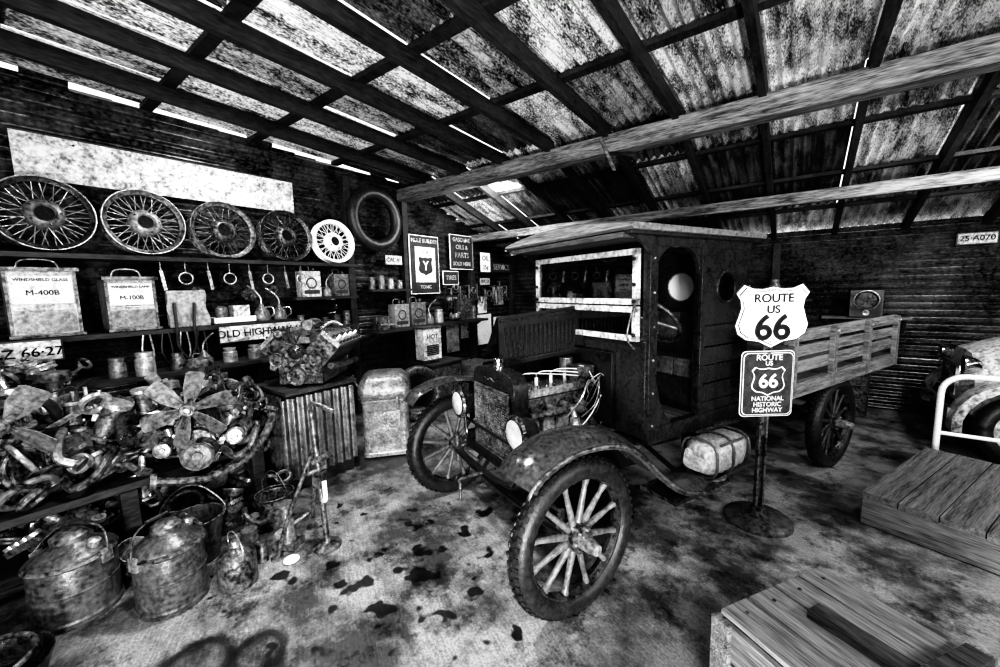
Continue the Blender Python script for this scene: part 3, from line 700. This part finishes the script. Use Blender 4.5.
# low bench with engines
b=B('engine_bench')
for i in range(3): b.box((1.03+.2*i,.45,.48),(.19,1.5,.045),'beam')
for x in(.97,1.5):
    for y in(-.25,.45,1.15): b.box((x,y,.23),(.08,.08,.46),'beam')
b.box((1.25,.45,.14),(.6,1.4,.03),'beam')
b.done(bev=.004)
b=B('corrugated_bin')
b.corr((1.52,1.34,.12),(0,.0,1),(0,1,0),(1,0,0),.66,.62,'can',.076,.014); b.corr((1.5,1.36,.08),(0,0,1),(-1,0,0),(0,-1,0),.72,.55,'can',.076,.012)
b.box((1.22,1.68,.4),(.5,.56,.8),'beam'); b.box((1.22,1.7,.815),(.58,.62,.03),'dwood')
b.done()
def fan(b,c,r,nb,w,m,tw=25,ph=0):
    cx,cy,cz=c
    for i in range(nb):
        Mx=Matrix.Translation(c)@Matrix.Rotation(R(ph+360*i/nb),4,'Y')@Matrix.Rotation(R(tw),4,'Z')
        b.add([(-.02,0,.03),(.02,0,.03),(w*.5,0,r*.55),(w*.52,0,r*.95),(w*.35,0,r),(-w*.35,0,r),(-w*.52,0,r*.95),(-w*.5,0,r*.55)]+[(-.02,.004,.03),(.02,.004,.03),(w*.5,.004,r*.55),(w*.52,.004,r*.95),(w*.35,.004,r),(-w*.35,.004,r),(-w*.52,.004,r*.95),(-w*.5,.004,r*.55)],
          [tuple(range(8)),tuple(range(15,7,-1))]+[(j,(j+1)%8,8+(j+1)%8,8+j) for j in range(8)],m,Mx)
        b.box((0,-.004,r*.25),(.03,.008,r*.5),'iron',Mx)
    b.lathe([(0,-.02),(.035,-.02),(.045,0),(.05,.03),(.035,.05),(0,.05)],'iron',Matrix.Translation(c)@Matrix.Rotation(R(-90),4,'X'))
    b.lathe([(0,0),(.02,0),(.018,.03),(0,.035)],'steel',Matrix.Translation((cx,cy-.02,cz))@Matrix.Rotation(R(90),4,'X'))
def pulley(b,c,r,m='iron',Mx=None):
    b.lathe([(0,.0),(r*.3,0),(r*.35,.01),(r*.8,.012),(r,0),(r,.012),(r*.9,.02),(r,.028),(r,.04),(0,.04)],m,Mx if Mx is not None else Matrix.Translation(c)@Matrix.Rotation(R(-90),4,'X'),28)
def gearp(r,t=16):
    P=[]
    for i in range(t):
        for da,q in((0,.86),(.25,.86),(.35,1),(.7,1),(.8,.86)):
            a=2*math.pi*(i+da)/t; P.append((r*q*math.cos(a),r*q*math.sin(a)))
    return P
def scrap(b,Mx,k,s):
    X0=b.X; b.X=X0@Mx; m=random.choice(['iron','iron','grease','steel','tin','can'])
    if k==0: b.prism(gearp(.07*s,random.choice([12,16,20])),.025,m); b.cyl((0,0,-.01),(0,0,.05),.022*s,'grease')
    elif k==1: pulley(b,(0,0,0),.07*s,m,Matrix.Identity(4))
    elif k==2: b.tube([(0,0,0),(.06*s,.01,.06*s),(.14*s,.0,.05*s),(.2*s,.03,-.01),(.22*s,.1*s,-.02)],.02*s,m); b.cyl((.215*s,.1*s,-.02),(.225*s,.115*s,-.02),.035*s,'iron',n=10)
    elif k==3: b.cyl((0,0,0),(0,0,.14*s),.04*s,m); b.cyl((0,0,0),(0,0,.015),.06*s,'iron'); b.cyl((0,0,.13*s),(0,0,.15*s),.052*s,'steel'); [b.cyl((.05*s*math.cos(a),.05*s*math.sin(a),.01),(.05*s*math.cos(a),.05*s*math.sin(a),.03),.007,'steel',n=6) for a in(0,1.57,3.14,4.71)]
    elif k==4: b.bar((0,0,0),(.2*s,0,0),.022*s,.014,m); b.torus(.03*s,.012*s,m,T(-.03*s,0,0),16,6); b.torus(.045*s,.014*s,m,T(.24*s,0,0),18,6)
    elif k==5: b.box((0,0,.03*s),(.09*s,.07*s,.06*s),m); b.cyl((0,0,.05*s),(0,0,.12*s),.025*s,'steel',n=12); b.cyl((-.06*s,0,.04*s),(.06*s,0,.04*s),.018*s,'iron',n=12); b.box((0,.05*s,.07*s),(.05*s,.05*s,.03*s),'tin')
    elif k==6: b.lathe([(0,0),(.03*s,.0),(.07*s,.04*s),(.09*s,.1*s),(.084*s,.1*s),(.06*s,.04*s),(0,.012)],m)
    elif k==7: b.torus(.08*s,.013*s,m,None,26,8); b.torus(.05*s,.01*s,'grease',T(.03,.02,.02),22,6)
    elif k==8:
        b.box((0,0,.02*s),(.24*s,.07*s,.04*s),m)
        for i in range(4): b.lathe([(.02*s,0),(.035*s,0),(.035*s,.02),(.02*s,.02)],'steel',T(-.09*s+.06*s*i,0,.04*s),14,True); b.cyl((-.09*s+.06*s*i,.03*s,.0),(-.09*s+.06*s*i,.08*s,.02),.018*s,'iron',n=10)
    b.X=X0
def heap(name,x0,x1,y0,y1,z0,h,n,smin=.8,smax=1.5):
    b=B(name)
    for i in range(n):
        f=i/n; k=random.randrange(9)
        z=z0+.03+h*f*rnd(.7,1)
        tilt=rnd(-25,25) if k in(3,5,8) else rnd(-80,80)
        sh_=.25*f
        scrap(b,T(rnd(x0+(x1-x0)*sh_*.5,x1-(x1-x0)*sh_*.5),rnd(y0,y1),z,tilt,rnd(-30,30),rnd(0,360)),k,rnd(smin,smax))
    return b.done()
heap('engine_parts_pile',.98,1.5,-.2,1.22,.505,.4,135)
heap('scrap_iron_pile',.9,1.5,-.2,1.15,.165,.2,55,.8,1.2)
heap('loose_pulleys',1.56,1.68,.9,1.0,.0,.2,10,.7,1.0)
heap('rusty_fittings',1.6,1.72,.38,.46,.0,.16,8,.6,.9)
heap('spare_parts_pile',.68,.8,-.12,.36,1.03,.1,26,.7,.95)
heap('bolt_pile',.25,.4,4.45,4.6,1.1,.06,6,.5,.7)
heap('bench_scrap',1.0,2.3,6.08,6.22,.905,.1,26,.7,1.1)
b=B('exhaust_pipe'); b.tube([(1.62,.55,.5),(1.66,.75,.44),(1.66,1.0,.46),(1.62,1.18,.6),(1.55,1.28,.74)],.028,'iron'); b.cyl((1.55,1.27,.73),(1.545,1.285,.75),.05,'iron'); b.cyl((1.62,.56,.5),(1.615,.53,.505),.05,'iron'); b.done()
def engine(name,loc,rz,fr,nb,fm,fw,ph=0,fz=.4,scale=1):
    b=B(name)
    b.box((0,.36,.2),(.24,.5,.24),'iron'); b.box((0,.36,.35),(.2,.52,.08),'grease'); b.box((0,.36,.41),(.17,.5,.05),'iron')
    b.prism([(-.12,0),(.12,0),(.08,-.09),(-.08,-.09)],.5,'grease',Matrix.Translation((0,.6,.09))@FRONT)
    for i in range(7):
        for s_ in(-1,1): b.cyl((s_*.07,.14+.073*i,.43),(s_*.07,.14+.073*i,.455),.011,'steel',n=6)
    for i in range(4):
        y=.17+.125*i
        for s_ in(-1,1): b.tube([(s_*.1,y,.3),(s_*.16,y,.31),(s_*.19,y+.02,.29)],.024,'iron')
        b.cyl((.02,y,.43),(.02,y,.49),.01,'white',n=8); b.tube([(.02,y,.49),(.06,y,.54),(.1,.3,.52),(.14,.2,.42)],.0045,'rubber')
    for s_ in(-1,1): b.tube([(s_*.19,.12,.29),(s_*.2,.35,.29),(s_*.19,.58,.28),(s_*.18,.66,.18)],.028,'iron')
    b.box((0,.09,.22),(.22,.05,.3),'grease'); b.lathe([(0,0),(.1,0),(.1,.04),(0,.05)],'iron',T(0,.06,.14,rx=90))
    b.cyl((.19,.12,.16),(.19,.34,.16),.055,'iron',n=20); pulley(b,(.19,.04,.16),.05,'steel'); b.cyl((-.18,.12,.13),(-.18,.28,.13),.05,'iron',n=20); pulley(b,(-.18,.06,.13),.045,'steel')
    pulley(b,(0,.0,.08),.085,'tin'); pulley(b,(0,-.02,fz),.06); b.cyl((0,0,fz),(0,.12,fz),.03,'iron')
    for sx in(-1,1): b.bar((sx*.085,.018,.08),(sx*.06,.018,fz),.006,.014,'rubber',up=(0,1,0))
    fan(b,(0,-.07,fz),fr,nb,fw,fm,28,ph)
    b.box((.0,.32,.46),(.08,.1,.06),'steel'); b.cyl((0,.32,.48),(0,.32,.58),.035,'tin'); b.lathe([(0,0),(.07,0),(.075,.02),(.07,.05),(0,.06)],'iron',T(0,.32,.58))
    b.cyl((-.12,.2,.34),(-.13,.2,.48),.03,'grease'); b.lathe([(0,0),(.04,0),(.035,.04),(0,.05)],'tin',T(-.13,.2,.48))
    b.tube([(.0,.04,fz+.03),(.08,.05,fz+.08),(.1,.1,fz+.02),(.08,.14,.4)],.024,'rubber')
    b.lathe([(0,0),(.17,0),(.175,.02),(.16,.04),(0,.05)],'iron',T(0,.64,.18,rx=-90))
    for s_ in(-1,1): b.box((s_*.14,.12,.08),(.08,.05,.03),'iron')
    for i in range(18):
        a=rnd(0,6.28); q=rnd(.07,.14); b.cyl((q*math.cos(a),.02,.2+q*math.sin(a)),(q*math.cos(a),.07,.2+q*math.sin(a)),rnd(.008,.02),random.choice(['steel','iron','tin']),n=8)
    b.tube([(.12,.05,.1),(.2,-.04,.06),(.28,.0,.1),(.3,.15,.2)],.022,'iron'); b.tube([(-.1,.03,.3),(-.2,.0,.34),(-.24,.1,.26),(-.2,.2,.2)],.018,'galv')
    return b.done(loc,rz,bev=.003,scale=scale)
engine('car_engine',(1.66,.76,.505),62,.225,6,'tin',.09,15,.39,1.05)
engine('car_engine',(1.38,.08,.505),58,.22,4,'tin',.12,40,.44,1.05)
engine('car_engine',(1.42,1.1,.505),95,.13,4,'iron',.06,10,.36,.8)
b=B('v_engine_block')
b.box((0,0,.14),(.36,.58,.24),'iron')
for s_ in(-1,1):
    Mx=T(s_*.16,0,.28,ry=s_*42)
    b.box((0,0,.03),(.2,.56,.2),'iron',Mx); b.box((0,0,.145),(.19,.55,.04),'steel',Mx)
    for i in range(7):
        for k in(-1,0,1):
            v=Mx@Vector((k*.075,-.24+.08*i,.165)); w=Mx@Vector((k*.075,-.24+.08*i,.19)); b.cyl(v,w,.011,'grease',n=6)
    for i in range(4):
        v=Mx@Vector((.03*s_,-.2+.13*i,.165)); w=Mx@Vector((.03*s_,-.2+.13*i,.21)); b.cyl(v,w,.012,'white',n=8)
        b.tube([w,w+Vector((0,0,.05)),Vector((s_*.06,-.28,.46)),Vector((0,-.33,.36))],.005,'rubber')
    b.tube([(s_*.24,-.26,.16),(s_*.28,0,.14),(s_*.26,.3,.12)],.03,'iron')
    b.tube([(s_*.12,-.28,.4),(s_*.14,-.34,.44),(s_*.1,-.4,.46)],.03,'iron'); pulley(b,(s_*.16,-.36,.24),.055)
b.box((0,.02,.38),(.16,.4,.06),'steel'); b.box((0,0,.44),(.09,.12,.07),'tin'); b.lathe([(0,0),(.09,0),(.095,.03),(.06,.06),(0,.065)],'iron',T(0,0,.48))
pulley(b,(0,-.36,.1),.08); b.lathe([(0,0),(.06,0),(.06,.06),(.03,.09),(0,.09)],'grease',T(0,-.3,.3,rx=90)); b.cyl((0,-.1,.5),(.0,.1,.5),.045,'steel')
b.tube([(0,.1,.42),(.1,.2,.5),(.2,.22,.44),(.3,.1,.36)],.018,'steel')
for i in range(24):
    a=rnd(0,6.28); q=rnd(.05,.17); b.cyl((q*math.cos(a),-.28,.2+q*math.sin(a)*.6),(q*math.cos(a),-.33,.2+q*math.sin(a)*.6),rnd(.008,.022),random.choice(['steel','iron','tin']),n=8)
b.lathe([(0,0),(.19,0),(.2,.02),(.19,.04),(0,.05)],'iron',T(0,.3,.18,rx=-90))
b.done((1.22,1.8,.833),38,bev=.003,scale=.98)
plank('parts_rack',-.2,1.7,.5,.85,1.02,.03,'beam',False)
b=B('parts_rack_legs')
for y in(-.15,.75,1.6): b.box((.55,y,.5),(.05,.05,.98),'beam')
b.done()
jar((.78,.74,1.02),.06,.17,'galv'); jar((.7,.6,1.02),.05,.14,'tin'); jar((.72,.95,1.02),.045,.13,'iron')
jar((.7,1.32,1.02),.055,.12,'galv'); jar((.7,1.52,1.02),.06,.12,'tin'); oilcan((.74,1.12,1.02),1.0,40)
b=B('folded_coat')
vs=[]
for i in range(11):
    for j in range(9):
        u=i/10;v=j/8; vs.append((-.14+.28*u+.01*math.sin(9*v),-.02*math.sin(u*14+v*3)-.03*(1-v),.3*v*(1-.05*math.sin(5*u))))
b.add(vs,[(i*9+j,i*9+j+1,(i+1)*9+j+1,(i+1)*9+j) for i in range(10) for j in range(8)],'canvas'); b.box((0,.03,.16),(.26,.05,.3),'canvas')
b.tube([(-.1,-.04,.2),(-.12,-.13,0.02),(-.12,-.13,-.15),(-.06,-.14,-.26),(.0,-.13,-.15),(.0,-.13,.02),(.04,-.04,.2)],.012,'rubber')
b.done((.42,1.13,1.335),90)
b=B('enamel_tray'); b.box((0,0,.01),(.34,.2,.02),'tin')
for s_ in(-1,1): b.box((s_*.17,0,.03),(.01,.2,.05),'white'); b.box((0,s_*.1,.03),(.34,.01,.05),'white')
b.lathe([(0,0),(.05,0),(.05,.12),(.02,.14),(0,.14)],'tin',T(-.08,0,.02)); b.box((.07,0,.09),(.14,.12,.14),'dirtyw'); b.done((.3,1.5,1.335),90)
for y,s_ in((1.76,1.3),(1.93,1.2)): oilcan((.33,y,1.333),s_,rnd(0,360))
b=B('vise'); b.box((0,0,.03),(.12,.16,.06),'iron'); b.box((0,.05,.11),(.11,.07,.12),'iron'); b.box((0,-.08,.12),(.11,.05,.1),'iron'); b.cyl((0,-.22,.08),(0,.08,.08),.018,'steel'); b.cyl((-.1,-.21,.08),(.1,-.21,.08),.007,'steel'); b.done((.4,3.12,1.103),80)
def gascan(loc,rz=90,m='dirtyw',s=1):
    b=B('gas_can'); b.box((0,0,.13*s),(.2*s,.12*s,.26*s),m); b.lathe([(0,0),(.025*s,0),(.025*s,.035*s),(0,.04*s)],'iron',T(.06*s,0,.26*s)); b.tube([(-.08*s,0,.26*s),(-.07*s,0,.31*s),(.0,0,.31*s),(.01*s,0,.26*s)],.008*s,'iron'); b.torus(.05*s,.008*s,'signd',T(0,-.06*s,.14*s,rx=90),20,6); b.box((0,-.061*s,.05*s),(.16*s,.004,.04*s),'signd'); b.done(loc,rz,bev=.012*s)
plank('can_shelf',2.1,2.86,.03,.36,1.55,.03); gascan((.22,2.32,1.552),90,'dirtyw',1.1); gascan((.2,2.7,1.552),95,'tin',1.0); oilcan((.24,2.52,1.552),1.0,30)
plank('can_shelf',2.1,2.86,.03,.36,1.2,.03)
for i in range(5): jar((.22,2.2+.14*i,1.202),rnd(.04,.055),rnd(.1,.2),random.choice(['tin','iron','galv','can']))
gascan((.3,3.5,1.103),90,'galv',1.2); gascan((.3,3.8,1.103),85,'tin',1.25); oilcan((.3,4.05,1.103),1.3,30); jar((.3,4.25,1.103),.07,.2,'galv'); gascan((.3,4.8,1.103),90,'iron',1.3); jar((.3,5.05,1.103),.06,.22,'iron')
jar((.3,3.28,1.103),.05,.16,'galv')
plank('can_shelf',3.1,3.75,.03,.3,1.62,.03)
for i in range(4): jar((.2,3.17+.15*i,1.622),.045,rnd(.1,.18),random.choice(['tin','iron','galv','white']))
b=B('oil_dispenser')
P=rr(.22,.18,.06,6)
def stack(levels,m):
    n=len(P); vs=[]
    for z,s_ in levels: vs+=[(x*s_,y*s_,z) for x,y in P]
    fs=[(i*n+j,i*n+(j+1)%n,(i+1)*n+(j+1)%n,(i+1)*n+j) for i in range(len(levels)-1) for j in range(n)]
    fs+=[tuple(range(n)),tuple((len(levels)-1)*n+j for j in range(n))]; b.add(vs,fs,m)
stack([(0.02,1.02),(.05,1.03),(.06,.98),(.54,.98),(.55,1.02),(.57,1.02),(.58,.97)],'galv'); stack([(.58,1.08),(.6,1.12),(.68,1.12),(.76,1.0),(.81,.75),(.83,.3)],'tin')
for x in(-.16,.16):
    for y in(-.12,.12): b.cyl((x,y,0),(x,y,.03),.02,'iron')
b.box((0,-.18,.3),(.26,.01,.32),'tin'); b.tube([(.12,-.18,.6),(.12,-.25,.6),(.12,-.27,.56),(.12,-.27,.5)],.012,'steel'); b.tube([(-.22,0,.66),(-.27,0,.7),(-.3,-.02,.78)],.012,'steel'); b.cyl((-.3,-.06,.78),(-.3,.04,.78),.014,'steel')
b.done((1.42,2.38,0),50)
b=B('wall_heater'); b.box((0,0,.2),(.3,.18,.42),'dirtyw'); b.text('HOT',.09,'signk',F(0,-.093,.3),.001); b.box((0,-.092,.12),(.2,.006,.14),'signk')
for i in range(5): b.box((0,-.097,.07+.025*i),(.2,.006,.006),'steel')
b.box((0,0,.425),(.32,.2,.02),'iron'); b.box((0,.02,-.03),(.26,.12,.06),'iron'); b.done((.62,3.72,.665),85,bev=.004)
b=B('low_cabinet'); b.box((0,0,.3),(.6,.4,.6),'beam'); b.box((0,-.203,.3),(.54,.01,.5),'iron'); b.cyl((.2,-.21,.35),(.2,-.23,.35),.012,'steel'); b.box((0,0,.61),(.66,.44,.02),'dwood'); b.done((.58,3.9,-.02),90)
b=B('hanging_tools')
for i in range(16):
    y=4.62+.11*i; z=rnd(1.55,1.72); k=i%4
    b.cyl((.05,y,z),(.13,y,z),.006,'steel',n=6)
    if k==0: b.tube([(.12,y,z),(.12,y-.05,z-.15),(.12,y-.02,z-.36),(.12,y+.04,z-.34),(.12,y+.05,z-.15),(.12,y,z)],.009,'rubber')
    elif k==1: b.bar((.12,y,z),(.12,y,z-.28),.03,.01,'steel',up=(1,0,0)); b.cyl((.115,y,z-.3),(.13,y,z-.3),.035,'steel',n=10)
    elif k==2: b.torus(.08,.009,'iron',T(.12,y,z-.08,ry=90)); b.torus(.05,.008,'steel',T(.13,y,z-.06,ry=90))
    else: b.cyl((.12,y,z),(.12,y,z-.22),.012,'spoke'); b.box((.12,y,z-.25),(.04,.12,.05),'iron')
b.done()
b=B('hanging_wrenches')
for i in range(8):
    y=1.0+.17*i; z=1.85; b.cyl((.33,y,z+.04),(.33,y,z-.05),.004,'steel',n=6)
    if i%2: b.torus(.05,.007,'steel',T(.33,y,z-.1,ry=90))
    else: b.bar((.33,y,z-.03),(.33,y+.02,z-.2),.025,.008,'steel',up=(1,0,0))
b.done()
b=B('hanging_pulleys')
for i,(y,z,r_) in enumerate(((1.3,1.62,.06),(1.75,1.6,.07),(1.98,1.64,.05))): b.cyl((.04,y,z),(.12,y,z),.01,'iron'); pulley(b,None,r_,'iron',T(.08,y,z,ry=90))
b.done()
b=B('fan_belts')
for i in range(4):
    y=.8+.12*i; b.tube([(.52,y,1.3),(.54,y-.02,1.15),(.54,y+.02,1.05),(.53,y+.05,1.14),(.52,y+.04,1.3)],.007,'rubber' if i%2 else 'steel')
b.done()
b=B('wall_papers')
for y,z,w,h in((4.35,.85,.35,.45),(4.8,.8,.3,.5),(5.1,.95,.2,.4),(5.65,.85,.4,.55),(6.1,.8,.35,.5),(5.6,1.3,.25,.3),(6.1,1.45,.3,.35)): b.box((.05,y,z),(.008,w,h),random.choice(['white','dirtyw']))
b.done()
b=B('storage_crate')
for i in range(4): b.box((0,-.2,.06+.11*i),(.5,.02,.1),'woody'); b.box((0,.2,.06+.11*i),(.5,.02,.1),'woody'); b.box((-.25,0,.06+.11*i),(.02,.4,.1),'wood'); b.box((.25,0,.06+.11*i),(.02,.4,.1),'wood')
b.box((0,0,.01),(.5,.4,.02),'wood'); b.done((.55,4.75,0),85)
bigcan((.55,5.35,0),.17,.35,m='can')
b=B('workbench')
b.box((1.5,6.2,.88),(2.2,.44,.05),'woody')
for x in(.5,1.5,2.5):
    for y in(6.03,6.35): b.box((x,y,.43),(.08,.08,.86),'beam')
b.done()
for i in range(5): jar((.6+.13*i,6.3,.905),rnd(.04,.055),rnd(.12,.28),random.choice(['tin','iron','galv','dirtyw']),'paint_can')
b=B('back_shelf'); b.box((2.9,6.37,1.35),(3.8,.18,.03),'beam'); b.done()
for i in range(11): jar((1.1+.33*i,6.37,1.366),rnd(.04,.07),rnd(.12,.26),random.choice(['tin','iron','grease','dirtyw']),'paint_can')

# ------------------------------------------------------------ light
w=bpy.data.worlds.new('World'); sc.world=w; w.use_nodes=True; bg=w.node_tree.nodes['Background']; bg.inputs[0].default_value=(1,1,1,1); bg.inputs[1].default_value=1.0
def area(name,loc,tgt,size,power,sy=None):
    l=bpy.data.lights.new(name,'AREA'); l.energy=power; l.size=size
    if sy: l.shape='RECTANGLE'; l.size_y=sy
    o=bpy.data.objects.new(name,l); sc.collection.objects.link(o); o.location=loc
    o.rotation_euler=(Vector(tgt)-Vector(loc)).to_track_quat('-Z','Y').to_euler(); return o
area('open_door_light',(5.4,-1.6,2.75),(2.6,2.4,.4),.6,72)
area('side_light',(7.6,1.4,2.3),(3.2,2.6,.5),.5,62)
area('added_uplight',(5.6,-1.0,.3),(1.8,2.2,3.2),.4,165)  # uplight added out of view to brighten the roof sheets
area('added_fill',(1.7,4.15,2.75),(.2,4.9,1.3),.3,42)  # added fill tucked behind the beam to brighten the back-left wall
area('added_fill',(2.5,1.2,3.0),(2.6,1.5,.0),.25,52)  # added fill above the floor by the truck, no fixture there
area('added_fill',(6.4,4.3,2.7),(5.6,6.6,1.0),.3,30)  # added fill to bring out the back-right wall, turned from the camera
area('added_fill',(.9,1.6,3.0),(.3,1.4,1.0),.3,13)  # weak added fill to show the ridges of the left wall

# ------------------------------------------------------------ camera
cam=bpy.data.cameras.new('Camera'); co=bpy.data.objects.new('Camera',cam); sc.collection.objects.link(co); sc.camera=co
cam.lens=36*396/1000; cam.sensor_width=36; cam.clip_start=.05
co.matrix_world=Matrix.Translation((4.64,0,1.6))@Matrix.Rotation(R(36.87),4,'Z')@Matrix.Rotation(R(90-6.57),4,'X')@Matrix.Rotation(R(-1.43),4,'Z')
vs_=sc.view_settings
vs_.view_transform='Standard'; vs_.look='None'; vs_.exposure=.2
vs_.use_curve_mapping=True
cm=vs_.curve_mapping; cu=cm.curves[3]
for x,y in((.02,.005),(.06,.038),(.2,.27),(.5,.76)): cu.points.new(x,y)
cm.update()
